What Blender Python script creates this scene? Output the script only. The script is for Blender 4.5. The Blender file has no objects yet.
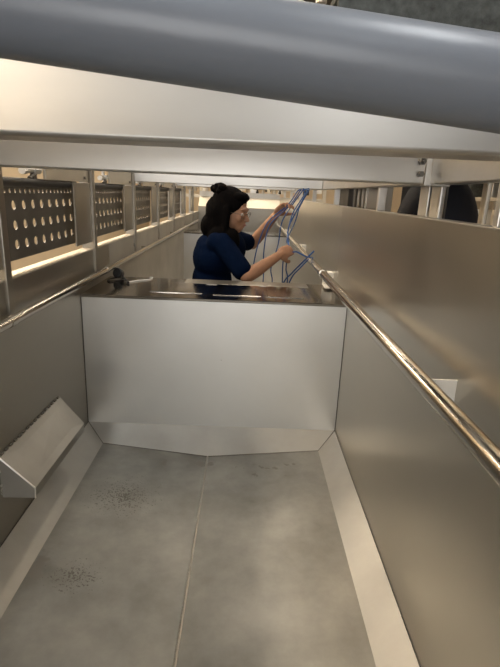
import bpy, bmesh, math, random
from mathutils import Vector, Matrix
random.seed(4)
S = bpy.context.scene
C = S.collection
PI = math.pi
# ------------------------------------------------------------ camera frame (500x667, f = 482 px)
F = 482.0
def camrows():
    r = math.radians(2.45)
    fw = Vector((249-250, 193-333.5, F)).normalized()
    rt = Vector((math.cos(r), math.sin(r), 0)); rt = (rt - fw*rt.dot(fw)).normalized()
    dn = fw.cross(rt)
    return rt, fw, -dn
RX, RY, RZ = camrows()
EYE = Vector((0, 0, 1.6))
def at(u, v, Y):                     # point in the plane y = Y seen at that place of the photo
    d = Vector((u-250, v-333.5, F)); d = Vector((RX.dot(d), RY.dot(d), RZ.dot(d)))
    return EYE + d*(Y/d.y)

# ------------------------------------------------------------ materials
def mat(name, col, rough=.5, metal=0., bump=None, var=0., vscale=3., rvar=0., stretch=(1,1,1), spec=.5, emit=None, stains=None, aniso=0):
    m = bpy.data.materials.new(name); m.use_nodes = True
    n = m.node_tree.nodes; l = m.node_tree.links; b = n['Principled BSDF']
    b.inputs['Base Color'].default_value = (*col, 1); b.inputs['Roughness'].default_value = rough
    b.inputs['Metallic'].default_value = metal; b.inputs['Specular IOR Level'].default_value = spec
    if aniso: b.inputs['Anisotropic'].default_value = aniso
    tc = n.new('ShaderNodeTexCoord'); mp = n.new('ShaderNodeMapping'); mp.inputs['Scale'].default_value = stretch
    l.new(tc.outputs['Object'], mp.inputs['Vector'])
    colout = None
    if var:
        t = n.new('ShaderNodeTexNoise'); t.inputs['Scale'].default_value = vscale; t.inputs['Detail'].default_value = 8
        t.inputs['Roughness'].default_value = .62
        l.new(mp.outputs[0], t.inputs['Vector'])
        cr = n.new('ShaderNodeMapRange'); cr.inputs[1].default_value = .3; cr.inputs[2].default_value = .7
        cr.inputs[3].default_value = 1-var; cr.inputs[4].default_value = 1+var
        l.new(t.outputs[0], cr.inputs[0])
        mx = n.new('ShaderNodeVectorMath'); mx.operation = 'SCALE'; mx.inputs[0].default_value = col
        l.new(cr.outputs[0], mx.inputs['Scale']); colout = mx.outputs[0]
    if stains:                       # (centre, radii, size, depth): specks of dirt lying in one patch
        for (c, rad, sc, thr, dcol) in stains:
            sub = n.new('ShaderNodeVectorMath'); sub.operation = 'SUBTRACT'; sub.inputs[1].default_value = c
            l.new(tc.outputs['Object'], sub.inputs[0])
            dv = n.new('ShaderNodeVectorMath'); dv.operation = 'DIVIDE'; dv.inputs[1].default_value = rad
            l.new(sub.outputs[0], dv.inputs[0])
            ln = n.new('ShaderNodeVectorMath'); ln.operation = 'LENGTH'; l.new(dv.outputs[0], ln.inputs[0])
            t = n.new('ShaderNodeTexNoise'); t.inputs['Scale'].default_value = sc; t.inputs['Detail'].default_value = 4
            l.new(tc.outputs['Object'], t.inputs['Vector'])
            a = n.new('ShaderNodeMath'); a.operation = 'MULTIPLY'; a.inputs[1].default_value = -.16; l.new(ln.outputs['Value'], a.inputs[0])
            b2 = n.new('ShaderNodeMath'); b2.operation = 'ADD'; l.new(a.outputs[0], b2.inputs[0]); l.new(t.outputs[0], b2.inputs[1])
            r = n.new('ShaderNodeMapRange'); r.inputs[1].default_value = thr; r.inputs[2].default_value = thr+.04
            l.new(b2.outputs[0], r.inputs[0])
            mm = n.new('ShaderNodeMix'); mm.data_type = 'RGBA'
            l.new(r.outputs[0], mm.inputs[0])
            if colout: l.new(colout, mm.inputs[6])
            else: mm.inputs[6].default_value = (*col, 1)
            mm.inputs[7].default_value = (*dcol, 1); colout = mm.outputs[2]
    if colout: l.new(colout, b.inputs['Base Color'])
    if rvar:
        t = n.new('ShaderNodeTexNoise'); t.inputs['Scale'].default_value = vscale*1.7; t.inputs['Detail'].default_value = 6
        l.new(mp.outputs[0], t.inputs['Vector'])
        cr = n.new('ShaderNodeMapRange'); cr.inputs[1].default_value = .3; cr.inputs[2].default_value = .7
        cr.inputs[3].default_value = rough-rvar; cr.inputs[4].default_value = rough+rvar
        l.new(t.outputs[0], cr.inputs[0]); l.new(cr.outputs[0], b.inputs['Roughness'])
    if bump:
        t = n.new('ShaderNodeTexNoise'); t.inputs['Scale'].default_value = bump[0]; t.inputs['Detail'].default_value = 5
        l.new(mp.outputs[0], t.inputs['Vector'])
        bp = n.new('ShaderNodeBump'); bp.inputs['Strength'].default_value = bump[1]; bp.inputs['Distance'].default_value = .01
        l.new(t.outputs[0], bp.inputs['Height']); l.new(bp.outputs[0], b.inputs['Normal'])
    if emit:
        b.inputs['Emission Color'].default_value = (*emit[0], 1); b.inputs['Emission Strength'].default_value = emit[1]
    return m
M = {}
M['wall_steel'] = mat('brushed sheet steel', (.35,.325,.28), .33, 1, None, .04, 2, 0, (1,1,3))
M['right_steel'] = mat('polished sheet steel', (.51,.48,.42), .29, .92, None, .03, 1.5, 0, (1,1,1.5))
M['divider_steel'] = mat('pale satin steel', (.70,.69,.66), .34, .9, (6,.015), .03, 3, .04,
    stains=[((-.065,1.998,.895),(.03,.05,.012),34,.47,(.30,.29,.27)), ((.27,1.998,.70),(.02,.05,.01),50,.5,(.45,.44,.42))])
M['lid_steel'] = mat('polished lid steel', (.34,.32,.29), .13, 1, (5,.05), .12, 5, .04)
M['floor_steel'] = mat('dull stained floor steel', (.36,.345,.31), .62, .85, (7,.03), .26, 4.2, .05,
    stains=[((-.42,1.55,.49),(.12,.11,.3),150,.47,(.20,.185,.16)), ((-.47,1.16,.49),(.08,.06,.3),150,.47,(.20,.185,.16)),
            ((-.62,1.18,.5),(.10,.08,.3),9,.46,(.30,.28,.25)), ((-.2,1.82,.48),(.3,.06,.3),14,.52,(.3,.28,.25)), ((-.5,1.2,.48),(.3,.3,.3),6,.56,(.36,.34,.3)),
            ((.15,1.78,.48),(.2,.06,.3),24,.52,(.25,.23,.2))])
M['strip_steel'] = mat('satin corner steel', (.44,.42,.38), .6, 1, (8,.05), .08, 4, .05)
M['beam_steel'] = mat('satin beam steel', (.58,.56,.525), .38, 1, (10,.02), .08, 3, .06, (.3,1,1))
M['cream_steel'] = mat('matt steel plate', (.60,.55,.46), .5, .8, (10,.02), .06, 5, .05)
M['dark_steel'] = mat('dark perforated steel', (.16,.15,.135), .42, .9, (10,.03), .15, 7, .06)
M['black_steel'] = mat('blackened steel', (.03,.028,.026), .45, .5)
M['chrome'] = mat('polished tube steel', (.56,.52,.455), .18, 1, None, .05, 6, .03)
M['weld'] = mat('weld bead', (.55,.52,.47), .38, 1, (90,.5))
M['grime'] = mat('grimy joint', (.12,.105,.085), .8)
M['pvc'] = mat('blue grey plastic pipe', (.165,.185,.22), .33, 0, (60,.05), .08, 9, .05, (.3,1,1))
M['galv'] = mat('speckled dark galvanised sheet', (.055,.06,.056), .6, .3, (60,.15), .55, 45, .05)
M['plaster'] = mat('cream hall wall', (.66,.53,.36), .85, 0, (4,.1), .05, 2)
M['concrete'] = mat('hall concrete', (.20,.185,.165), .8, 0, (12,.2), .12, 3)
M['ceil'] = mat('hall ceiling', (.13,.125,.115), .9)
M['dim'] = mat('dull brown hall wall', (.26,.215,.16), .9)
M['lamp'] = mat('lit diffuser', (.9,.9,.9), .5, 0, emit=((1,.95,.88), 5))
M['shirt'] = mat('navy cotton', (.002,.006,.02), .95, 0, (70,.3), .12, 30, spec=.03)
M['pants'] = mat('black trousers', (.016,.016,.02), .9, 0, (60,.3), .1, 20, spec=.2)
M['skin'] = mat('skin', (.33,.175,.105), .6, 0, (120,.1), .06, 40, spec=.35)
M['hair'] = mat('black hair', (.0025,.002,.002), .9, 0, (55,.9), .3, 40, 0, (1,1,.25), spec=.05)
M['lens'] = mat('spectacle frame', (.15,.11,.08), .3, .6)
M['lip'] = mat('lips', (.28,.10,.08), .5)
M['eye'] = mat('eye', (.55,.52,.48), .3)
M['shoe'] = mat('shoe rubber', (.02,.02,.022), .7)
M['hose'] = mat('blue tube', (.012,.07,.24), .3, 0, None, .1, 8)
M['black'] = mat('black plastic', (.012,.012,.012), .5)
M['navy'] = mat('dark blue-black cover', (.010,.011,.018), .75, 0, (30,.2))
M['white'] = mat('white sleeve', (.75,.73,.68), .5)
M['brass'] = mat('valve metal', (.62,.52,.36), .3, 1)
M['alu'] = mat('pale aluminium', (.74,.72,.68), .38, 1, None, .04, 6)
M['seal'] = mat('dark seam', (.05,.045,.04), .7)

# ------------------------------------------------------------ mesh helpers
def bx(bm, x0, x1, y0, y1, z0, z1, bev=0.):
    vs = [bm.verts.new((x, y, z)) for x in (x0, x1) for y in (y0, y1) for z in (z0, z1)]
    q = [(0,1,3,2),(4,6,7,5),(0,4,5,1),(2,3,7,6),(0,2,6,4),(1,5,7,3)]
    fs = [bm.faces.new([vs[i] for i in f]) for f in q]
    if bev:
        es = list({e for f in fs for e in f.edges})
        bmesh.ops.bevel(bm, geom=es, offset=bev, segments=2, affect='EDGES', profile=.5)
def prism(bm, prof, axis, a, b):     # closed profile extruded along an axis ('x' -> prof is (y,z); 'y' -> (x,z); 'z' -> (x,y))
    def P(p, t): return {'x': (t, p[0], p[1]), 'y': (p[0], t, p[1]), 'z': (p[0], p[1], t)}[axis]
    A = [bm.verts.new(P(p, a)) for p in prof]; B = [bm.verts.new(P(p, b)) for p in prof]
    n = len(prof)
    for i in range(n): bm.faces.new((A[i], A[(i+1) % n], B[(i+1) % n], B[i]))
    bm.faces.new(A[::-1]); bm.faces.new(B)
def sheet(bm, pts, t):               # a flat polygon given real thickness along its normal
    pts = [Vector(p) for p in pts]
    nrm = Vector((0,0,0))
    for i in range(len(pts)): nrm += (pts[i]).cross(pts[(i+1) % len(pts)])
    nrm.normalize()
    A = [bm.verts.new(p) for p in pts]; B = [bm.verts.new(p - nrm*t) for p in pts]; n = len(pts)
    for i in range(n): bm.faces.new((A[i], B[i], B[(i+1) % n], A[(i+1) % n]))
    bm.faces.new(A); bm.faces.new(B[::-1])
def frame(d):
    d = d.normalized(); a = Vector((0,0,1)) if abs(d.z) < .9 else Vector((1,0,0))
    u = d.cross(a).normalized(); return u, d.cross(u).normalized()
def tube(bm, pts, r, n=14, caps=True):
    pts = [Vector(p) for p in pts]; rs = r if isinstance(r, (list, tuple)) else [r]*len(pts)
    rings = []; u = None
    for i, p in enumerate(pts):
        d = (pts[min(i+1, len(pts)-1)] - pts[max(i-1, 0)]).normalized()
        if u is None: u, w = frame(d)
        else:
            u = (u - d*u.dot(d)).normalized(); w = d.cross(u)
        rings.append([bm.verts.new(p + (u*math.cos(2*PI*k/n) + w*math.sin(2*PI*k/n))*rs[i]) for k in range(n)])
    for a, b in zip(rings, rings[1:]):
        for k in range(n): bm.faces.new((a[k], a[(k+1) % n], b[(k+1) % n], b[k]))
    if caps: bm.faces.new(rings[0][::-1]); bm.faces.new(rings[-1])
def smooth_path(pts, k=8):
    pts = [Vector(p) for p in pts]; out = []
    P = [pts[0]*2-pts[1]] + pts + [pts[-1]*2-pts[-2]]
    for i in range(1, len(P)-2):
        for j in range(k):
            t = j/k; a, b, c, d = P[i-1], P[i], P[i+1], P[i+2]
            out.append(.5*((2*b)+(c-a)*t+(2*a-5*b+4*c-d)*t*t+(3*b-a-3*c+d)*t**3))
    out.append(pts[-1]); return out
def ball(bm, c, r, rot=None, seg=20):
    m = Matrix.Translation(Vector(c)) @ (rot.to_4x4() if rot else Matrix.Identity(4)) @ Matrix.Diagonal((r[0], r[1], r[2], 1))
    bmesh.ops.create_uvsphere(bm, u_segments=seg, v_segments=seg//2+2, radius=1, matrix=m)
def obj(name, bm, m, parent=None, smooth=False):
    bmesh.ops.recalc_face_normals(bm, faces=bm.faces)
    me = bpy.data.meshes.new(name); bm.to_mesh(me); bm.free()
    me.materials.append(M[m] if isinstance(m, str) else m)
    if smooth:
        for p in me.polygons: p.use_smooth = True
        try: me.set_sharp_from_angle(angle=math.radians(38))
        except Exception: pass
    o = bpy.data.objects.new(name, me); C.objects.link(o)
    if parent:
        o.parent = parent; o.matrix_parent_inverse = Matrix.Translation(-Vector(parent.location))
    return o
def tag(o, label, cat, group=None):
    o['label'] = label; o['category'] = cat
    if group: o['group'] = group
    return o
def thing(name, label, cat, loc=(0,0,0), group=None):
    o = bpy.data.objects.new(name, None); C.objects.link(o); o.location = loc; o.empty_display_size = .05
    return tag(o, label, cat, group)
def struct(name, bm, m):
    o = obj(name, bm, m); o['kind'] = 'structure'; return o
def B(): return bmesh.new()
def box(name, m, d, parent=None, bev=.002):
    b = B(); bx(b, *d, bev); return obj(name, b, m, parent)
def fuse(name, parts, m, parent, voxel, it=3):   # parts: ('c',p0,r0,p1,r1) limbs and ('e',centre,radii,rot) masses grown together as one skin
    bm = B()
    for p in parts:
        if p[0] == 'c':
            a, ra, b, rb = Vector(p[1]), p[2], Vector(p[3]), p[4]
            k = 5; tube(bm, [a.lerp(b, i/k) for i in range(k+1)], [ra+(rb-ra)*i/k for i in range(k+1)], 16)
            ball(bm, a, (ra*1.0,)*3, None, 16); ball(bm, b, (rb*1.0,)*3, None, 16)
        else: ball(bm, p[1], p[2], p[3] if len(p) > 3 else None, 24)
    me = bpy.data.meshes.new('t'); bm.to_mesh(me); bm.free()
    o = bpy.data.objects.new('t', me); C.objects.link(o)
    r = o.modifiers.new('r', 'REMESH'); r.mode = 'VOXEL'; r.voxel_size = voxel
    s = o.modifiers.new('s', 'SMOOTH'); s.factor = .5; s.iterations = it
    dg = bpy.context.evaluated_depsgraph_get()
    m2 = bpy.data.meshes.new_from_object(o.evaluated_get(dg)); bpy.data.objects.remove(o)
    for p in m2.polygons: p.use_smooth = True
    m2.materials.clear(); m2.materials.append(M[m]); m2.name = name
    ob = bpy.data.objects.new(name, m2); C.objects.link(ob)
    if parent: ob.parent = parent; ob.matrix_parent_inverse = Matrix.Translation(-Vector(parent.location))
    return ob

# ------------------------------------------------------------ hall (the room round the machine)
b = B(); bx(b, -2.6, 5, -5, 13, -.1, 0); struct('floor', b, 'concrete')
b = B(); bx(b, -2.6, 5, -5, 13, 4.6, 4.7); struct('ceiling', b, 'ceil')
b = B(); bx(b, -2.7, -2.6, -5, 13, 0, 4.6); struct('wall_left', b, 'plaster')
b = B(); bx(b, 5, 5.1, -5, 13, 0, 4.6); struct('wall_right', b, 'dim')
b = B(); bx(b, -2.6, 5, 13, 13.1, 0, 4.6); struct('wall_back', b, 'plaster')
b = B(); WX0, WX1, WZ0, WZ1 = -2.3, 1.3, .7, 3.9
bx(b, -2.6, WX0, -5.1, -5, 0, 4.6); bx(b, WX1, 5, -5.1, -5, 0, 4.6); bx(b, WX0, WX1, -5.1, -5, 0, WZ0); bx(b, WX0, WX1, -5.1, -5, WZ1, 4.6); struct('wall_front', b, 'dim')
win = thing('added_window', 'unseen tall window added to light the beams and divider', 'window', (-.5,-5.05,WZ0)); win['kind'] = 'structure'; del win['label']; del win['category']  # unseen opening added behind the camera to brighten beam and divider faces
b = B()
for k in range(5): x = WX0+.02+(WX1-WX0-.04)*k/4; bx(b, x-.02, x+.02, -5.08, -5.03, WZ0, WZ1)
for k in range(4): z = WZ0+.02+(WZ1-WZ0-.04)*k/3; bx(b, WX0, WX1, -5.075, -5.035, z-.02, z+.02)
obj('added_window_frame', b, 'alu', win)
pl = bpy.data.lights.new('window_portal', 'AREA'); pl.shape = 'RECTANGLE'; pl.size = WX1-WX0; pl.size_y = WZ1-WZ0; pl.cycles.is_portal = True
po = bpy.data.objects.new('window_portal', pl); C.objects.link(po); po.location = ((WX0+WX1)/2, -5.09, (WZ0+WZ1)/2); po.rotation_euler = (PI/2, 0, 0)
WARM, COOL = (1,.86,.68), (.93,.97,1)
LAMPS = [(-2.1,-2.0,22,WARM),(-.9,.1,26,COOL),(1.1,.2,24,COOL),(-2.4,1.6,105,WARM),(2.8,1.4,70,WARM),(-2.4,4.6,150,WARM),(.1,4.0,28,WARM),(2.6,4.6,60,WARM),(-1.8,8.2,90,WARM),(.3,8.2,32,WARM),(2.6,8.2,40,WARM),(.9,-2.4,9,COOL)]  # fittings out of view; warm ones on the left added to brighten the wall
for i, (x, y, p, lc) in enumerate(LAMPS):
    t = thing('unseen_ceiling_light', 'long unseen ceiling light fitting placed above the machine hall', 'ceiling light', (x, y, 4.3), 'unseen ceiling lights of the hall')
    b = B(); bx(b, x-.16, x+.16, y-.65, y+.65, 4.34, 4.40, .01); tube(b, [(x,y-.4,4.4),(x,y-.4,4.6)], .008, 8); tube(b, [(x,y+.4,4.4),(x,y+.4,4.6)], .008, 8)
    obj('housing', b, 'white', t)
    box('diffuser', 'lamp', (x-.13, x+.13, y-.62, y+.62, 4.325, 4.34), t, 0)
    ld = bpy.data.lights.new('tube_light', 'AREA'); ld.shape = 'RECTANGLE'; ld.size = .26; ld.size_y = 1.24; ld.energy = p; ld.color = lc
    lo = bpy.data.objects.new('light_source', ld); C.objects.link(lo); lo.location = (x, y, 4.32)
    lo.parent = t; lo.matrix_parent_inverse = Matrix.Translation(-Vector(t.location))

# ------------------------------------------------------------ the trough
XL, XR = -.693, .437
ZT, ZL, ZR = 1.163, 1.325, 1.555      # divider top, left wall top, right wall top
Y1, Y1b, Y2, Y2b, YE = 2.0, 2.45, 5.35, 5.75, 6.9
Y0 = -.9
ZC = .57                              # where walls meet the sloping corner strips
tr = thing('steel_trough', 'long open stainless steel trough with a crosswise divider, seen from its end', 'trough', (0, 2, 0))
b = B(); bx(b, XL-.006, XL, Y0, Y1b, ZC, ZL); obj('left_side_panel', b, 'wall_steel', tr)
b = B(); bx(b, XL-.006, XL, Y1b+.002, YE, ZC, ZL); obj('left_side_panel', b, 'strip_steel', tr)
b = B(); bx(b, XL-.05, XL, Y0, YE, ZL, ZL+.006, .001); obj('wall_ledge', b, 'cream_steel', tr)
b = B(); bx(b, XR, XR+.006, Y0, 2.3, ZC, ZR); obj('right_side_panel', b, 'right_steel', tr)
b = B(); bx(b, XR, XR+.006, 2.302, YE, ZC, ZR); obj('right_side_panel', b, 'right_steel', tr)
b = B(); bx(b, XR-.0015, XR+.04, Y0, YE, ZR, ZR+.004, .001); obj('wall_ledge', b, 'beam_steel', tr)
b = B(); bx(b, XR-.0006, XR, 2.297, 2.302, ZT, ZR); obj('wall_joint', b, 'weld', tr)
# floors: two planes falling to a central seam
XI, XJ, XM, ZI, ZM = -.604, .353, -.137, .509, .481
def chamfer_end(y, sgn):              # sloping strip at the foot of a cross wall at y, facing -sgn
    q = [(XL, y, ZC), (XR, y, ZC), (XJ, y-sgn*.082, ZI), (XM, y-sgn*.118, ZM), (XI, y-sgn*.082, ZI)]
    b = B(); sheet(b, [q[0], q[1], q[2], q[3]], -.002 if sgn > 0 else .002)
    bm = b
    sheet(bm, [q[0], q[3], q[4]], -.002 if sgn > 0 else .002)
    return b
def compartment(ya, yb):
    b = B(); sheet(b, [(XI, ya, ZI), (XM, ya, ZM), (XM, yb-.10, ZM), (XI, yb-.075, ZI)], .003); obj('floor_panel', b, 'floor_steel', tr)
    b = B(); sheet(b, [(XM, ya, ZM), (XJ, ya, ZI), (XJ, yb-.075, ZI), (XM, yb-.10, ZM)], .003); obj('floor_panel', b, 'floor_steel', tr)
    b = B(); sheet(b, [(XL, ya, ZC), (XI, ya, ZI), (XI, yb-.082, ZI), (XL, yb, ZC)], .003); obj('corner_strip', b, 'strip_steel', tr)
    b = B(); sheet(b, [(XJ, ya, ZI), (XR, ya, ZC), (XR, yb, ZC), (XJ, yb-.082, ZI)], .003); obj('corner_strip', b, 'strip_steel', tr)
    b = B(); tube(b, [(XM, ya+.02, ZM+.0005), (XM, yb-.12, ZM+.001)], .004, 8); obj('seam', b, 'weld', tr)
    obj('foot_strip', chamfer_end(yb, 1), 'strip_steel', tr)
    b = B(); tube(b, [(XI, yb-.082, ZI), (XM, yb-.118, ZM+.001), (XJ, yb-.082, ZI)], .0022, 8); tube(b, [(XL+.002, yb, ZC), (XI, yb-.082, ZI)], .0018, 8); tube(b, [(XR-.002, yb, ZC), (XJ, yb-.082, ZI)], .0018, 8)
    obj('weld_bead', b, 'grime', tr)
compartment(Y0, Y1); compartment(Y1b, Y2); compartment(Y2b, YE)
# folded joint lines along the foot of the side walls
b = B(); tube(b, [(XR-.001, Y0, ZC), (XR-.001, Y1, ZC)], .0016, 6); tube(b, [(XL+.001, Y0, ZC), (XL+.001, Y1, ZC)], .0016, 6); obj('weld_bead', b, 'seal', tr)
for ya, yb in ((Y1, Y1b), (Y2, Y2b)):
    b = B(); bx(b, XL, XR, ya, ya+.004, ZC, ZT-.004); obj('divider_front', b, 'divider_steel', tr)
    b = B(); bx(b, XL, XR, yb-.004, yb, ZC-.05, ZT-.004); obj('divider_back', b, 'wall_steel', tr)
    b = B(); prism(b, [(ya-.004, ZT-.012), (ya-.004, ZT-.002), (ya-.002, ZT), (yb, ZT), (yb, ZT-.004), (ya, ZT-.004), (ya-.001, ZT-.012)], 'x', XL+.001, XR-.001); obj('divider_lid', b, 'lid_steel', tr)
# shallow press line across the divider face, vertical joint each side
for x in (XL+.001, XR-.001):
    b = B(); tube(b, [(x, Y1-.001, ZC), (x, Y1-.001, ZT-.002)], .0015, 6); obj('joint_line', b, 'seal', tr)
b = B(); bx(b, -.30, .31, 2.33, 2.445, ZT, ZT+.003, .001); obj('lid_upstand', b, 'wall_steel', tr)
for x0, x1, y0, y1 in ((-.14,.07,2.08,2.36), (.10,.26,2.08,2.36), (-.42,-.19,2.1,2.36)):
    b = B(); bx(b, x0, x1, y0, y1, ZT, ZT+.0025, .001); obj('lid_panel', b, 'lid_steel', tr)
# end wall of the far compartment, bright sloping hood over it
b = B(); bx(b, XL, XR, YE-.006, YE, ZC, 1.40); obj('end_panel', b, 'wall_steel', tr)
b = B(); sheet(b, [(XL, YE-.01, 1.40), (XR, YE-.01, 1.40), (XR, YE+.16, 1.53), (XL, YE+.16, 1.53)], .004); obj('end_hood', b, 'cream_steel', tr)
# legs under the trough
for y in (Y0+.2, 2.2, 4.4, YE-.2):
    for x in (XL+.03, XR-.03):
        b = B(); bx(b, x-.03, x+.03, y-.03, y+.03, .01, ZC-.004, .004); bx(b, x-.05, x+.05, y-.05, y+.05, 0, .012, .002); obj('leg', b, 'beam_steel', tr)
b = B(); bx(b, XL, XL+.0015, 2.99, 3.06, 1.255, 1.275); obj('drain_slot', b, 'black', tr)
# left side uprights and gusset plates of the trough frame
for i, y in enumerate((1.37, 2.2, 3.0, 3.8, 4.6, 5.4, 6.2)):
    b = B(); bx(b, XL-.004, XL+.010, y, y+.035, ZL-.10, 1.70, .003); bx(b, XL-.05, XL-.004, y+.005, y+.012, ZL+.006, 1.70); obj('upright', b, 'wall_steel', tr)
    b = B(); bx(b, XL-.010, XL-.002, y-.20, y-.002, ZL+.035, 1.612, .002); obj('post_plate', b, 'wall_steel', tr)
    b = B(); bx(b, XL-.016, XL-.006, y-.46 if i else y-.2, y-.002, 1.616, 1.70, .002); g = obj('gusset_plate', b, 'cream_steel', tr)
    b = B(); tube(b, [(XL-.007, y-.06, 1.632), (XL+.002, y-.06, 1.632)], .006, 10); obj('bolt', b, 'dark_steel', g)
b = B(); bx(b, XL-.010, XL-.002, Y0, 1.17, ZL+.006, 1.70, .002); obj('post_plate', b, 'wall_steel', tr)
b = B(); bx(b, XL-.07, XL-.01, Y0, YE, 1.70, 1.75, .003); obj('top_rail', b, 'beam_steel', tr)
# right top rail in two lengths with a bolted flange
b = B(); bx(b, XR, XR+.045, Y0, 1.225, 1.638, 1.705, .003); obj('top_rail', b, 'beam_steel', tr)
b = B(); bx(b, XR, XR+.045, 1.245, YE, 1.638, 1.705, .003); obj('top_rail', b, 'beam_steel', tr)
b = B(); bx(b, XR-.014, XR+.05, 1.222, 1.248, 1.634, 1.71, .002); obj('rail_flange', b, 'alu', tr)
b = B(); tube(b, [(XR-.03, 1.215, 1.688), (XR-.03, 1.20, 1.688)], .008, 6); tube(b, [(XR-.03, 1.22, 1.688), (XR-.03, 1.19, 1.688)], .004, 8); tube(b, [(XR-.03, 1.215, 1.66), (XR-.03, 1.20, 1.66)], .007, 6); obj('flange_bolt', b, 'dark_steel', tr)
for y in (-.3, .88, 1.72, 2.6, 3.5, 4.4, 5.4, 6.4):
    b = B(); bx(b, XR+.008, XR+.036, y, y+.02, ZR+.004, 1.638, .002); obj('rail_post', b, 'alu', tr)

# ------------------------------------------------------------ crossbeams overhead
G = 'crossbeams over the trough'
b = B(); bx(b, XL, XR-.014, 1.22, 1.28, 1.637, 1.703, .004); tag(obj('crossbeam', b, 'beam_steel'), 'square satin steel crossbeam just behind and below the wide bright plate', 'crossbeam')
for y, la in ((3.0, 'slim steel crossbeam above the crouching person'), (4.75, 'far steel crossbeam above the second divider')):
    b = B(); bx(b, XL+.010, XR, y, y+.06, 1.638, 1.69, .003); tag(obj('crossbeam', b, 'beam_steel'), la, 'crossbeam')
b = B()
prof = [(.775,1.676)]+[(.783-.008*math.cos(a), 1.676-.008*math.sin(a)) for a in [PI*k/12 for k in range(1,6)]]+[(.783,1.668),(.86,1.668),(.866,1.674),(.88,1.79),(.874,1.796),(.815,1.796),(.805,1.790)]
prism(b, prof, 'x', XL, XR)
tag(obj('wide_crossbeam', b, 'beam_steel'), 'wide bright folded steel plate beam crossing under the blue-grey pipe', 'crossbeam')
# thick blue-grey pipe nearest the lens
b = B(); tube(b, [(-.74,.5,1.800), (.425,.5,1.688)], .0405, 48); p = obj('plastic_pipe', b, 'pvc', None, True)
tag(p, 'thick blue-grey plastic pipe slanting across the top of the view', 'pipe')
# speckled dark panel above, with hanger strut
pn = thing('overhead_panel', 'dark speckled galvanised panel at the upper right above the pipe', 'panel', (.9, 1.3, 1.98))
b = B(); bx(b, .16, 1.7, 1.1, 2.6, 1.98, 2.0, .003); obj('sheet', b, 'galv', pn)
b = B(); bx(b, .16, 1.7, 1.085, 1.10, 1.84, 2.6, .003); obj('front_sheet', b, 'galv', pn)
b = B(); tube(b, [(.14,1.2,2.0), (.14,1.2,4.6)], .012, 10); tube(b, [(.13,1.09,1.98), (.175,1.09,2.02)], .01, 8); obj('hanger_rod', b, 'alu', pn)
for x, y in ((1.6,1.2), (1.6,2.5), (.2,2.5)):
    b = B(); tube(b, [(x,y,2.0), (x,y,4.6)], .012, 10); obj('hanger_rod', b, 'alu', pn)

# ------------------------------------------------------------ tubes along both walls
t = thing('handrail_tube', 'polished steel tube running along the left trough wall', 'pipe', (-.65, 2, 1.2295))
b = B(); tube(b, [(-.65, Y0, 1.2295), (-.65, 6.45, 1.2295)], .0145, 24); tb = obj('tube', b, 'chrome', t, True)
for y in (.5, 1.33, 3.2, 4.4, 6.2):
    b = B(); bx(b, XL, -.655, y, y+.006, 1.222, 1.237); obj('wall_bracket', b, 'chrome', t)
b = B(); tube(b, [(-.65, 1.285, 1.2295), (-.65, 1.315, 1.2295)], .0165, 24); obj('coupling', b, 'chrome', tb, True)
b = B(); tube(b, [(-.65, 2.23, 1.2295), (-.65, 2.25, 1.2295)], .0165, 24); obj('coupling', b, 'chrome', tb, True)
t = thing('handrail_tube', 'thicker polished steel tube running along the right trough wall', 'pipe', (.372, 2, 1.24))
b = B(); tube(b, [(.372, Y0, 1.24), (.372, 6.45, 1.24)], .0185, 28); tb = obj('tube', b, 'chrome', t, True)
b = B(); tube(b, [(.372, 2.31, 1.24), (.372, 2.36, 1.24)], .0215, 28); obj('coupling', b, 'chrome', tb, True)
b = B(); sheet(b, [(.365, .914, 1.253), (XR, .914, 1.253), (XR, .914, 1.195)], .004); obj('wall_bracket', b, 'white', t)
b = B(); bx(b, .385, XR, 2.30, 2.40, 1.172, 1.176); bx(b, .385, XR, 2.396, 2.40, 1.172, 1.235); bx(b, .40, XR, 2.46, 2.464, 1.19, 1.225); bx(b, .40, XR, 2.40, 2.464, 1.229, 1.233); obj('wall_bracket', b, 'white', t)
for y in (3.6, 5.2):
    b = B(); sheet(b, [(.365, y, 1.253), (XR, y, 1.253), (XR, y, 1.195)], .004); obj('wall_bracket', b, 'white', t)

# ------------------------------------------------------------ wedge shaped chute on the left wall
t = thing('wall_chute', 'wedge-shaped folded steel box on the lower left wall of the trough', 'bracket', (XL, 1.45, .70))
ya, yb = 1.235, 1.70
A = [(XL, .838), (-.594, .742), (-.597, .709), (XL, .706)]; A2 = [(XL, .825), (-.604, .716), (-.607, .682), (XL, .68)]
def P3(p, y): return (p[0], y, p[1])
b = B(); sheet(b, [P3(A[0],ya), P3(A[1],ya), P3(A2[1],yb), P3(A2[0],yb)], .003); obj('sloping_top', b, 'strip_steel', t)
b = B(); sheet(b, [P3(A[1],ya), P3(A[2],ya), P3(A2[2],yb), P3(A2[1],yb)], .003); obj('front_lip', b, 'wall_steel', t)
b = B(); sheet(b, [P3(A[2],ya), P3(A[3],ya), P3(A2[3],yb), P3(A2[2],yb)], .003); obj('bottom', b, 'wall_steel', t)
b = B(); sheet(b, [P3(q, ya) for q in A[::-1]], .003); obj('end_cap', b, 'strip_steel', t)
b = B(); sheet(b, [P3(q, yb) for q in A2], .003); obj('end_cap', b, 'strip_steel', t)
b = B(); tube(b, [(XL+.003,ya-.001,.838), (-.594,ya-.001,.743), (-.596,ya-.001,.709)], .0025, 8); obj('edge_bead', b, 'alu', t, True)
b = B()
for k in range(16):
    y = ya+.01+k*.0285; z = .8385+(.8255-.8385)*(y-ya)/(yb-ya)
    bx(b, XL-.0005, XL+.006, y, y+.014, z, z+.006, .001)
obj('stitch_welds', b, 'grime', t)
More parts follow.
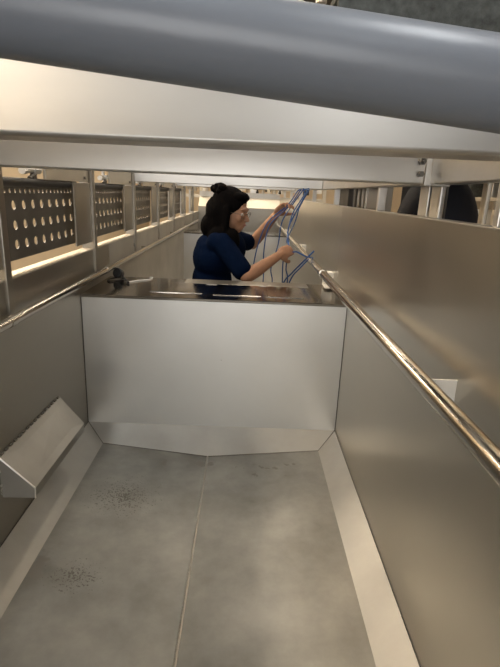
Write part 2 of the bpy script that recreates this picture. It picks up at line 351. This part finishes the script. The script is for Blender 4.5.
for z in (.812,.79,.745,.73,.718):
    b = B(); bx(b, XL-.0005, XL+.003, ya-.006, ya, z, z+.006); obj('tack_weld', b, 'alu', t)

# ------------------------------------------------------------ perforated guard plates on the left
def perf_mesh(y0, y1, z0, z1, ny, nz, r, th, x):
    bm = B(); N = 16; cw = (y1-y0)/ny; ch = (z1-z0)/nz
    for i in range(ny):
        for j in range(nz):
            cy = y0+(i+.5)*cw; cz = z0+(j+.5)*ch; ring = []
            for s in (0, 1):
                xx = x-s*th; inn = []; out = []
                for k in range(N):
                    a = 2*PI*k/N; c, s_ = math.cos(a), math.sin(a); q = max(abs(c), abs(s_))
                    inn.append(bm.verts.new((xx, cy+r*c, cz+r*s_))); out.append(bm.verts.new((xx, cy+c/q*cw/2, cz+s_/q*ch/2)))
                ring.append((inn, out))
                for k in range(N):
                    k2 = (k+1) % N; bm.faces.new((inn[k], inn[k2], out[k2], out[k]))
            for k in range(N):
                k2 = (k+1) % N; bm.faces.new((ring[0][0][k], ring[0][0][k2], ring[1][0][k2], ring[1][0][k]))
                if (i in (0, ny-1)) or (j in (0, nz-1)): bm.faces.new((ring[0][1][k], ring[0][1][k2], ring[1][1][k2], ring[1][1][k]))
    bmesh.ops.remove_doubles(bm, verts=bm.verts, dist=.0001)
    return bm
LB = ['nearest perforated dark steel guard plate on the left wall', 'second nearest perforated steel guard plate on the left wall, right of the big one',
      'third perforated steel guard plate along the left wall', 'fourth perforated steel guard plate along the left wall', 'farthest perforated steel guard plate on the left wall']
CB = ['chrome catch above the nearest perforated plate, by the frame edge', 'chrome catch above the second perforated plate', 'chrome catch above the third perforated plate',
      'chrome catch above the fourth perforated plate', 'chrome catch above the farthest perforated plate']
XP = XL-.030
def guard(y0, y1, label):
    t = thing('perforated_guard', label, 'guard plate', (XP, (y0+y1)/2, 1.36), 'perforated guard plates along the left wall')
    ny = 9
    obj('perforated_plate', perf_mesh(y0+.03, y1-.02, 1.385, 1.565, ny, 3, .0145, .004, XP), 'dark_steel', t)
    b = B(); bx(b, XP-.006, XP+.001, y0+.02, y0+.0305, 1.368, 1.60, .001); obj('edge_strip', b, 'dark_steel', t)
    b = B(); bx(b, XP-.006, XP+.001, y1-.0205, y1-.005, 1.368, 1.60, .001); obj('edge_strip', b, 'wall_steel', t)
    b = B(); bx(b, XP-.005, XP, y0+.03, y1-.02, 1.368, 1.386); obj('bottom_strip', b, 'dark_steel', t)
    obj('top_strip', perf_mesh(y0+.03, y1-.02, 1.564, 1.590, 18, 1, .007, .004, XP), 'dark_steel', t)
    b = B(); tube(b, [(XP+.004, y0+.01, 1.603), (XP+.004, y1-.002, 1.603)], .014, 16); obj('hinge_roller', b, 'black_steel', t, True)
    return t
def catch(y, label):
    x = XL-.028
    t = thing('clamp_catch', label, 'catch', (x, y, 1.617), 'catches above the perforated plates')
    b = B(); tube(b, [(x, y-.06, 1.640), (x, y+.04, 1.645)], .0085, 10); tube(b, [(x, y+.01, 1.643), (x, y+.055, 1.646)], .015, 6); tube(b, [(x, y-.07, 1.640), (x, y-.045, 1.641)], .012, 8); obj('bolt', b, 'alu', t, True)
    b = B(); tube(b, [(x, y+.04, 1.645), (x, y-.02, 1.617)], .007, 8); bx(b, x-.006, x+.006, y+.0, y+.028, 1.612, 1.65); obj('lever', b, 'dark_steel', t)
    b = B(); bx(b, x-.008, x+.002, y-.01, y+.008, 1.655, 1.70); obj('hanger', b, 'alu', t)
ys = [1.37, 2.2, 3.0, 3.8, 4.6, 5.4]
for i in range(5):
    y0, y1 = ys[i]+.035, ys[i+1]-.12
    guard(y0, y1, LB[i]); catch(ys[i]+.31, CB[i])

# ------------------------------------------------------------ person crouching in the second compartment
pe = thing('person', 'person in a navy T-shirt with long black hair and glasses, holding blue tubes', 'person', (-.2, 2.85, .5))
V = Vector
sh_n, el_n, wr_n = V((-.135,2.70,1.325)), V((.005,2.585,1.165)), V((.175,2.70,1.270))
sh_f, el_f, wr_f = V((-.10,2.97,1.335)), V((.035,3.16,1.285)), V((.168,3.06,1.475))
hd = V((-.085,2.80,1.495)); HR = Matrix.Rotation(math.radians(-24), 3, 'Z') @ Matrix.Rotation(math.radians(10), 3, 'Y')
def H(x, y, z): return hd + HR @ V((x, y, z))
def hand_parts(w, d, nrm, side, curl, L=.17):
    """palm leaves the wrist along d; nrm points out of the palm; side is the thumb side"""
    d = d.normalized(); nrm = (nrm - d*nrm.dot(d)).normalized(); s = d.cross(nrm).normalized()*side
    R = Matrix((d, s, nrm)).transposed()
    P = [('e', w+d*.047, (.05,.038,.016), R), ('c', w, .021, w+d*.03, .022)]
    for i, (off, ln) in enumerate(((.027,.072),(.009,.080),(-.009,.074),(-.026,.058))):
        base = w + d*.082 + s*off - d*abs(off)*.2; a = 0; p = base; r = .0088 if i < 3 else .0075
        P.append(('c', w+d*.045+s*off*.8, .011, base, r+.001))
        for k, fr in enumerate((.44,.31,.25)):
            a += curl*(.75 if k == 0 else 1.0) + .08*i*(k > 0)
            q = p + (d*math.cos(a) + nrm*math.sin(a))*ln*fr
            P.append(('c', p, r, q, r*.92)); p = q; r *= .92
    tb = w + d*.022 + s*.026; t1 = tb + (d*.55 + s*.65 + nrm*.35).normalized()*.036; t2 = t1 + (d*.75 + s*.15 + nrm*.65).normalized()*.03; t3 = t2 + (d*.65 - s*.15 + nrm*.7).normalized()*.024
    P += [('c', tb, .014, t1, .0108), ('c', t1, .0105, t2, .0095), ('c', t2, .0095, t3, .0085)]
    return P
body = [
 ('e', V((-.21,2.85,.95)), (.12,.165,.12)), ('e', V((-.20,2.845,1.10)), (.10,.13,.13)), ('e', V((-.185,2.84,1.24)), (.108,.155,.13)),
 ('c', V((-.165,2.72,1.33)), .045, V((-.14,2.95,1.335)), .045), ('c', V((-.145,2.84,1.36)), .05, V((-.10,2.82,1.42)), .046),
 ('c', sh_n, .046, el_n, .036), ('c', el_n, .036, el_n.lerp(wr_n,.3), .038), ('c', el_n.lerp(wr_n,.3), .038, wr_n, .024),
 ('c', sh_f, .044, el_f, .036), ('c', el_f, .035, el_f.lerp(wr_f,.3), .037), ('c', el_f.lerp(wr_f,.3), .037, wr_f, .023),
 # head
 ('e', H(-.02,0,.03), (.092,.073,.088), HR), ('e', H(.022,0,-.015), (.062,.058,.085), HR), ('c', H(.045,0,-.085), .024, H(.0,0,-.07), .045), ('e', H(.05,0,-.075), (.028,.030,.024), HR),
 ('c', H(.078,0,.008), .007, H(.098,0,-.026), .011), ('e', H(.088,0,-.03), (.012,.016,.008), HR), ('e', H(.077,0,-.052), (.010,.022,.007), HR), ('e', H(.075,0,-.064), (.010,.019,.007), HR),
 ('e', H(.072,0,.028), (.013,.045,.010), HR), ('e', H(.055,-.036,-.022), (.022,.018,.022), HR), ('e', H(.055,.036,-.022), (.022,.018,.022), HR),
 ('e', H(-.01,-.072,-.01), (.016,.008,.028), HR), ('e', H(-.01,.072,-.01), (.016,.008,.028), HR),
 # kneeling legs
 ('c', V((-.20,2.76,.92)), .082, V((-.02,2.72,.575)), .056), ('c', V((-.20,2.94,.92)), .082, V((-.02,2.98,.575)), .056),
 ('c', V((-.02,2.72,.565)), .052, V((-.24,2.72,.56)), .050), ('c', V((-.24,2.72,.56)), .05, V((-.41,2.72,.55)), .036),
 ('c', V((-.02,2.98,.565)), .052, V((-.24,2.98,.56)), .050), ('c', V((-.24,2.98,.56)), .05, V((-.41,2.98,.55)), .036),
]
body += hand_parts(wr_n, V((.62,.45,.30)), V((-.1,.75,-.25)), -1, .62)
body += hand_parts(wr_f, V((.50,-.30,.62)), V((.45,-.65,-.30)), 1, .60)
fuse('body', body, 'skin', pe, .005, 3)
def grow(p0, r0, p1, r1): return ('c', p0, r0, p1, r1)
hem_n = sh_n.lerp(el_n, .80); hem_f = sh_f.lerp(el_f, .72)
shirt = [('e', V((-.205,2.845,.98)), (.133,.176,.10)), ('e', V((-.20,2.845,1.10)), (.118,.148,.13)), ('e', V((-.19,2.84,1.23)), (.125,.170,.135)), ('e', V((-.20,2.84,1.29)), (.098,.15,.085)),
 ('c', V((-.17,2.71,1.33)), .056, V((-.145,2.96,1.337)), .056), ('c', V((-.15,2.835,1.36)), .056, V((-.125,2.83,1.375)), .054),
 ('c', sh_n, .060, hem_n, .056), ('c', sh_f, .058, hem_f, .054), ('e', V((-.08,2.88,1.28)), (.075,.11,.10))]
fuse('t_shirt', shirt, 'shirt', pe, .006, 5)
pants = [('e', V((-.21,2.85,.93)), (.128,.172,.11)),
 ('c', V((-.20,2.76,.92)), .09, V((-.02,2.72,.575)), .063), ('c', V((-.20,2.94,.92)), .09, V((-.02,2.98,.575)), .063),
 ('c', V((-.02,2.72,.568)), .06, V((-.38,2.72,.558)), .05), ('c', V((-.02,2.98,.568)), .06, V((-.38,2.98,.558)), .05)]
fuse('trousers', pants, 'pants', pe, .008, 4)
for y in (2.72, 2.98):
    fuse('shoe', [('c', V((-.41,y,.56)), .044, V((-.49,y,.545)), .042), ('c', V((-.47,y,.555)), .042, V((-.50,y,.545)), .034)], 'shoe', pe, .006, 3)
# hair: mass over the skull, falling past the shoulders, with a loose bun on the crown
hair = [('e', H(-.035,0,.042), (.103,.090,.092), HR), ('e', H(-.065,-.01,-.02), (.088,.098,.105), HR), ('e', H(-.095,-.01,-.10), (.075,.100,.085), HR),
 ('e', H(-.055,-.07,-.06), (.062,.035,.11), HR), ('e', H(-.02,.06,-.03), (.055,.035,.10), HR), ('e', H(.028,0,.088), (.050,.062,.030), HR),
 ('e', V((-.150,2.775,1.36)), (.080,.085,.07)), ('e', V((-.085,2.72,1.345)), (.045,.045,.065)),
 ('c', H(.0,-.082,.02), .022, H(.01,-.085,-.12), .022), ('c', H(-.10,-.02,.0), .06, V((-.195,2.80,1.33)), .045)]
fuse('hair', hair, 'hair', pe, .005, 3)
bun = []
for k in range(26):
    a = random.uniform(0, 2*PI); q = random.uniform(0, 1); c = V((-.168,2.79,1.606))
    bun.append(('e', c + V((.030*math.cos(a)*q*1.2, .036*math.sin(a)*q, random.uniform(-.014,.026))), (random.uniform(.013,.022),)*3))
fuse('hair_bun', bun, 'hair', pe, .004, 2)
b = B()
for k in range(34):
    y = random.uniform(-.09,.02); z = random.uniform(-.12,.06); x = -.10-random.uniform(0,.04)
    p0 = H(x+.03, y, z+.03); tube(b, smooth_path([p0, p0+V((-.018,0,-.02+random.uniform(-.01,.01))), p0+V((-.012-random.uniform(0,.012),0,-.045)), p0+V((0,0,-.065))], 3), .0013, 5)
obj('hair_strands', b, 'hair', pe, True)
gl = B()
for s in (-1, 1):
    tube(gl, [H(.083+.004*math.sin(a), s*.032+.023*math.cos(a), -.002+.019*math.sin(a)) for a in [2*PI*k/20 for k in range(21)]], .0018, 6)
    tube(gl, [H(.082, s*.055, .003), H(.04, s*.074, .004), H(-.01, s*.080, 0)], .0018, 6)
tube(gl, [H(.085, -.009, .004), H(.092,0,.007), H(.085,.009,.004)], .0018, 6)
obj('glasses', gl, 'lens', pe, True)
b = B(); [ball(b, H(.072, s*.03, .0), (.009,.012,.008), HR, 12) for s in (-1,1)]; obj('eyes', b, 'eye', pe, True)
b = B(); ball(b, H(.0855, 0, -.0555), (.006,.020,.004), HR, 12); obj('mouth', b, 'lip', pe, True)

# ------------------------------------------------------------ blue tubes
def hose(pts, label, r=.0037):
    b = B(); tube(b, smooth_path(pts, 8), r, 10)
    tag(obj('blue_hose', b, 'hose', None, True), label, 'hose', 'blue tubes held by the person')
top = V((.318, 3.0, 1.634))
FH = wr_f + V((.50,-.30,.62)).normalized()*.10 + V((.03,-.035,-.012))
NH = wr_n + V((.62,.45,.30)).normalized()*.09 + V((.0,.03,-.008))
hose([top+V((-.012,0,0)), at(297,192,3.0), FH+V((-.022,.0,.004)), at(268,222,2.94), at(258,245,2.92), at(253,268,2.9), at(251,284,2.9), V((.02,2.92,.80)), V((.05,2.88,.51))], 'blue tube hanging farthest left of the bundle, beside the navy sleeve')
hose([top+V((-.006,.01,0)), at(300,191,3.0), FH+V((-.010,.0,.002)), at(270,225,3.0), at(264,250,3.0), at(263,282,3.0), V((.08,3.02,.8)), V((.10,3.0,.51))], 'blue tube hanging second from the left of the bundle')
hose([top+V((0,0,0)), at(303,190,3.0), FH+V((.002,.004,.0)), at(282,222,2.98), at(278,245,3.02), at(271,268,3.0), at(272,284,3.0), V((.14,3.0,.8)), V((.16,3.02,.51))], 'blue tube passing behind the near forearm in the middle of the bundle')
hose([top+V((.006,.008,0)), at(304,195,2.98), at(293,213,2.96), at(288,232,2.9), NH+V((-.006,.0,.004)), at(286,268,2.84), at(287,284,2.84), V((.20,2.86,.8)), V((.22,2.9,.51))], 'blue tube running straight down through the near hand')
hose([top+V((.012,0,0)), at(307,192,2.98), at(296,212,2.93), at(288,230,2.86), NH+V((.006,.0,.002)), at(297,252,2.74), at(305,256,2.72), at(313,258,2.74)], 'blue tube with its end poking right past the near hand', .0042)
hose([top+V((.018,.006,0)), at(309,190,3.0), at(300,206,3.0), at(295,222,2.95), at(287,240,2.88), NH+V((.0,.006,.012)), at(283,262,2.86), V((.24,2.95,.9)), V((.28,2.98,.51))], 'blue tube rightmost in the bundle above the near hand')
hose([at(314,251,2.72), at(303,262,2.74), at(292,273,2.78), at(283,284,2.82), V((.17,2.8,.9)), V((.18,2.75,.51))], 'blue tube crossing diagonally under the near hand, its free end at the steel tube', .0042)
hose([at(309,259,2.70), at(300,268,2.73), at(290,281,2.77), V((.20,2.76,.9)), V((.26,2.72,.51))], 'short blue tube beside the diagonal one, below the near hand')

# ------------------------------------------------------------ small black lamp lying on the divider lid
t = thing('clip_lamp', 'small black clip lamp lying on the divider lid at the left', 'lamp', (-.60, 2.36, ZT))
c = V((-.628,2.38,ZT+.028)); ax = V((-.25,-.85,.30)).normalized()
b = B(); tube(b, [c+ax*.022, c+ax*.018, c-ax*.012, c-ax*.024], [.021,.025,.022,.012], 20); obj('head', b, 'black', t, True)
b = B(); tube(b, smooth_path([c-ax*.005+V((.015,0,-.012)), V((-.585,2.31,ZT+.018)), V((-.56,2.27,ZT+.006))]), .004, 8); tube(b, [(-.563,2.275,ZT+.0065),(-.555,2.262,ZT+.006)], .0065, 8); obj('stalk', b, 'black', t, True)
b = B(); tube(b, smooth_path([c+V((-.01,0,-.02)), V((-.67,2.33,ZT+.004)), V((-.65,2.29,ZT+.004)), V((-.62,2.32,ZT+.004)), V((-.60,2.36,ZT+.004)), c+V((.0,.01,-.022))]), .003, 6); obj('strap', b, 'black', t, True)
b = B(); tube(b, smooth_path([V((-.565,2.29,ZT+.003)), V((-.53,2.34,ZT+.003)), V((-.48,2.385,ZT+.003)), V((-.475,2.44,ZT+.003)), V((-.49,2.449,ZT+.003))]), .003, 8)
tag(obj('white_cord', b, 'white', None, True), 'short white cord curling on the lid beside the black clip lamp', 'cord')

# ------------------------------------------------------------ manifold and valves over the far end
t = thing('manifold', 'far pipe manifold with a row of small valves above the trough end', 'manifold', (-.1, 6.6, 1.56))
b = B(); bx(b, XL, XR, 7.07, 7.10, 0, 1.60); obj('support', b, 'beam_steel', t)
b = B(); tube(b, [(XL,6.5,1.66), (XR,6.5,1.66)], .018, 14); bx(b, XL-.04, XL+.01, 6.47, 6.53, 1.6, 1.70); bx(b, XR-.01, XR+.004, 6.47, 6.53, 1.6, 1.7); obj('main_pipe', b, 'cream_steel', t, True)
for k in range(15):
    x = XL+.07+k*.073
    b = B(); tube(b, [(x,6.5,1.66), (x,6.5,1.60)], .011, 8); tube(b, [(x,6.5,1.625), (x,6.5,1.600)], .018, 8); 
    if k % 3 == 0: bx(b, x-.02, x+.02, 6.47, 6.49, 1.60, 1.65, .003)
    obj('valve', b, ['brass','alu','black_steel','alu'][k % 4], t)
t = thing('control_rack', 'cream framework with small fittings standing beyond the far end of the trough', 'rack', (0, 8, 0))
for x in (-1.2, -.4, .4, 1.2):
    b = B(); bx(b, x-.03, x+.03, 7.97, 8.03, 0, 2.1, .004); obj('post', b, 'cream_steel', t)
for z in (1.1, 1.5, 1.78, 2.05):
    b = B(); bx(b, -1.23, 1.23, 7.98, 8.02, z, z+.05, .004); obj('rail', b, 'cream_steel', t)
for k in range(12):
    x = -1.1+k*.2; b = B(); bx(b, x-.045, x+.045, 7.9, 7.98, 1.6+.03*(k % 2), 1.74, .006); obj('fitting', b, ['alu','black_steel','white'][k % 3], t)

# ------------------------------------------------------------ what shows through the slot above the right wall
t = thing('dark_rounded_shape', 'dark rounded blue-black stand-in shape seen through the slot above the right wall', 'machine', (1.0, 2.22, 0))  # stand-in form for a dark body that is not identified
b = B(); pr = [(.0,1.735),(.05,1.728),(.09,1.71),(.12,1.68),(.15,1.64),(.175,1.58),(.195,1.51),(.20,1.42),(.20,.62),(.0,.62)]
N = 40; rings = []
for (r, z) in pr: rings.append([b.verts.new((0.92+max(r,.0005)*math.cos(2*PI*k/N), 2.42+max(r,.0005)*math.sin(2*PI*k/N), z)) for k in range(N)])
for q, w in zip(rings, rings[1:]):
    for k in range(N): b.faces.new((q[k], q[(k+1) % N], w[(k+1) % N], w[k]))
obj('drum', b, 'navy', t, True)
b = B(); bx(b, .80, .95, 2.40, 2.64, .7, 1.78, .01); obj('end_cover', b, 'navy', t)
for (x, y) in ((.82,2.32),(1.02,2.32),(.82,2.52),(1.02,2.52)):
    b = B(); bx(b, x-.025, x+.025, y-.025, y+.025, 0, .63, .003); obj('leg', b, 'beam_steel', t)
t = thing('side_frame', 'pale double aluminium upright standing against the outside of the right wall', 'post', (XR+.1, 1.17, 0))
b = B(); bx(b, .50, .515, 1.40, 1.47, 0, 2.05, .004); obj('upright', b, 'alu', t)
b = B(); bx(b, .50, .515, 1.31, 1.38, 0, 2.05, .004); obj('upright', b, 'alu', t)
b = B(); bx(b, .515, .52, 1.31, 1.47, 0, 2.05); obj('backing', b, 'dark_steel', t)
t = thing('cabinet', 'grey steel cabinet beside the right wall behind the dark rounded shape', 'cabinet', (.62, 2.9, 0))
b = B(); bx(b, .52, .56, 1.95, 2.2, 0, 1.9, .003); obj('door', b, 'wall_steel', t)
b = B(); bx(b, .515, .52, 2.2, 2.215, 0, 1.9); obj('edge_trim', b, 'alu', t)
for yy in (2.27, 2.36, 2.45): 
    b = B(); bx(b, .52, .55, yy, yy+.045, 0, 1.9, .003); obj('upright', b, 'dark_steel' if yy > 2.4 else 'wall_steel', t)
b = B(); bx(b, .52, .60, 2.62, 2.92, 0, 1.9, .003); obj('door', b, 'dark_steel', t)
b = B(); bx(b, .52, .56, 1.95, 2.9, .3, .36); obj('base_rail', b, 'wall_steel', t)
t = thing('storage_shelves', 'pale shelving with boxes beyond the slot above the right wall', 'shelves', (2.6, 3.5, 0))
for z in (.4, .9, 1.35, 1.62, 1.88, 2.2):
    b = B(); bx(b, 2.4, 2.9, 1.0, 7.0, z, z+.035, .003); obj('shelf', b, 'cream_steel', t)
for y in (1.0, 2.2, 3.4, 4.6, 5.8, 6.95):
    for x in (2.4, 2.86):
        b = B(); bx(b, x, x+.04, y, y+.05, 0, 2.3, .003); obj('upright', b, 'alu', t)
for k in range(22):
    y = 1.15+k*.262; h = random.uniform(.10,.19); z0 = (1.385, 1.655)[k % 2]
    b = B(); bx(b, 2.46, 2.78, y, y+random.uniform(.12,.22), z0, z0+h, .004); bx(b, 2.455, 2.785, y-.004, y+.10, z0+h, z0+h+.012, .002)
    tag(obj('storage_box', b, ['white','galv','cream_steel','alu'][k % 4], None), 'small storage box on the shelving beyond the right wall slot', 'box', 'storage boxes on the shelving')
t = thing('mast', 'pale upright at the far right of the slot with a dark panel behind it', 'post', (.56, .93, 0))
b = B(); bx(b, .505, .515, 1.065, 1.09, 0, 2.05, .003); obj('upright', b, 'cream_steel', t)
b = B(); bx(b, .58, .62, 1.03, 1.15, 0, 1.68, .003); obj('side_panel', b, 'dark_steel', t)
b = B(); bx(b, .53, .56, .93, 1.005, 0, 2.05, .003); obj('upright', b, 'alu', t)
b = B(); bx(b, .505, .64, .93, 1.15, .2, .24); obj('foot_plate', b, 'alu', t)

# ------------------------------------------------------------ world, camera, view
w = bpy.data.worlds.new('world'); S.world = w; w.use_nodes = True
w.node_tree.nodes['Background'].inputs[0].default_value = (.94,.935,.93,1); w.node_tree.nodes['Background'].inputs[1].default_value = 5.5
cd = bpy.data.cameras.new('camera'); cam = bpy.data.objects.new('camera', cd); C.objects.link(cam)
cd.sensor_fit = 'VERTICAL'; cd.sensor_height = 36; cd.lens = F/667*36; cd.clip_start = .02
mt = Matrix(((RX.x, -RX.y, -RX.z, 0), (RY.x, -RY.y, -RY.z, 0), (RZ.x, -RZ.y, -RZ.z, 1.6), (0,0,0,1)))
cam.matrix_world = mt
S.camera = cam
S.view_settings.view_transform = 'Standard'; S.view_settings.look = 'None'; S.view_settings.gamma = 1; S.view_settings.use_curve_mapping = False
S.view_settings.exposure = -.02
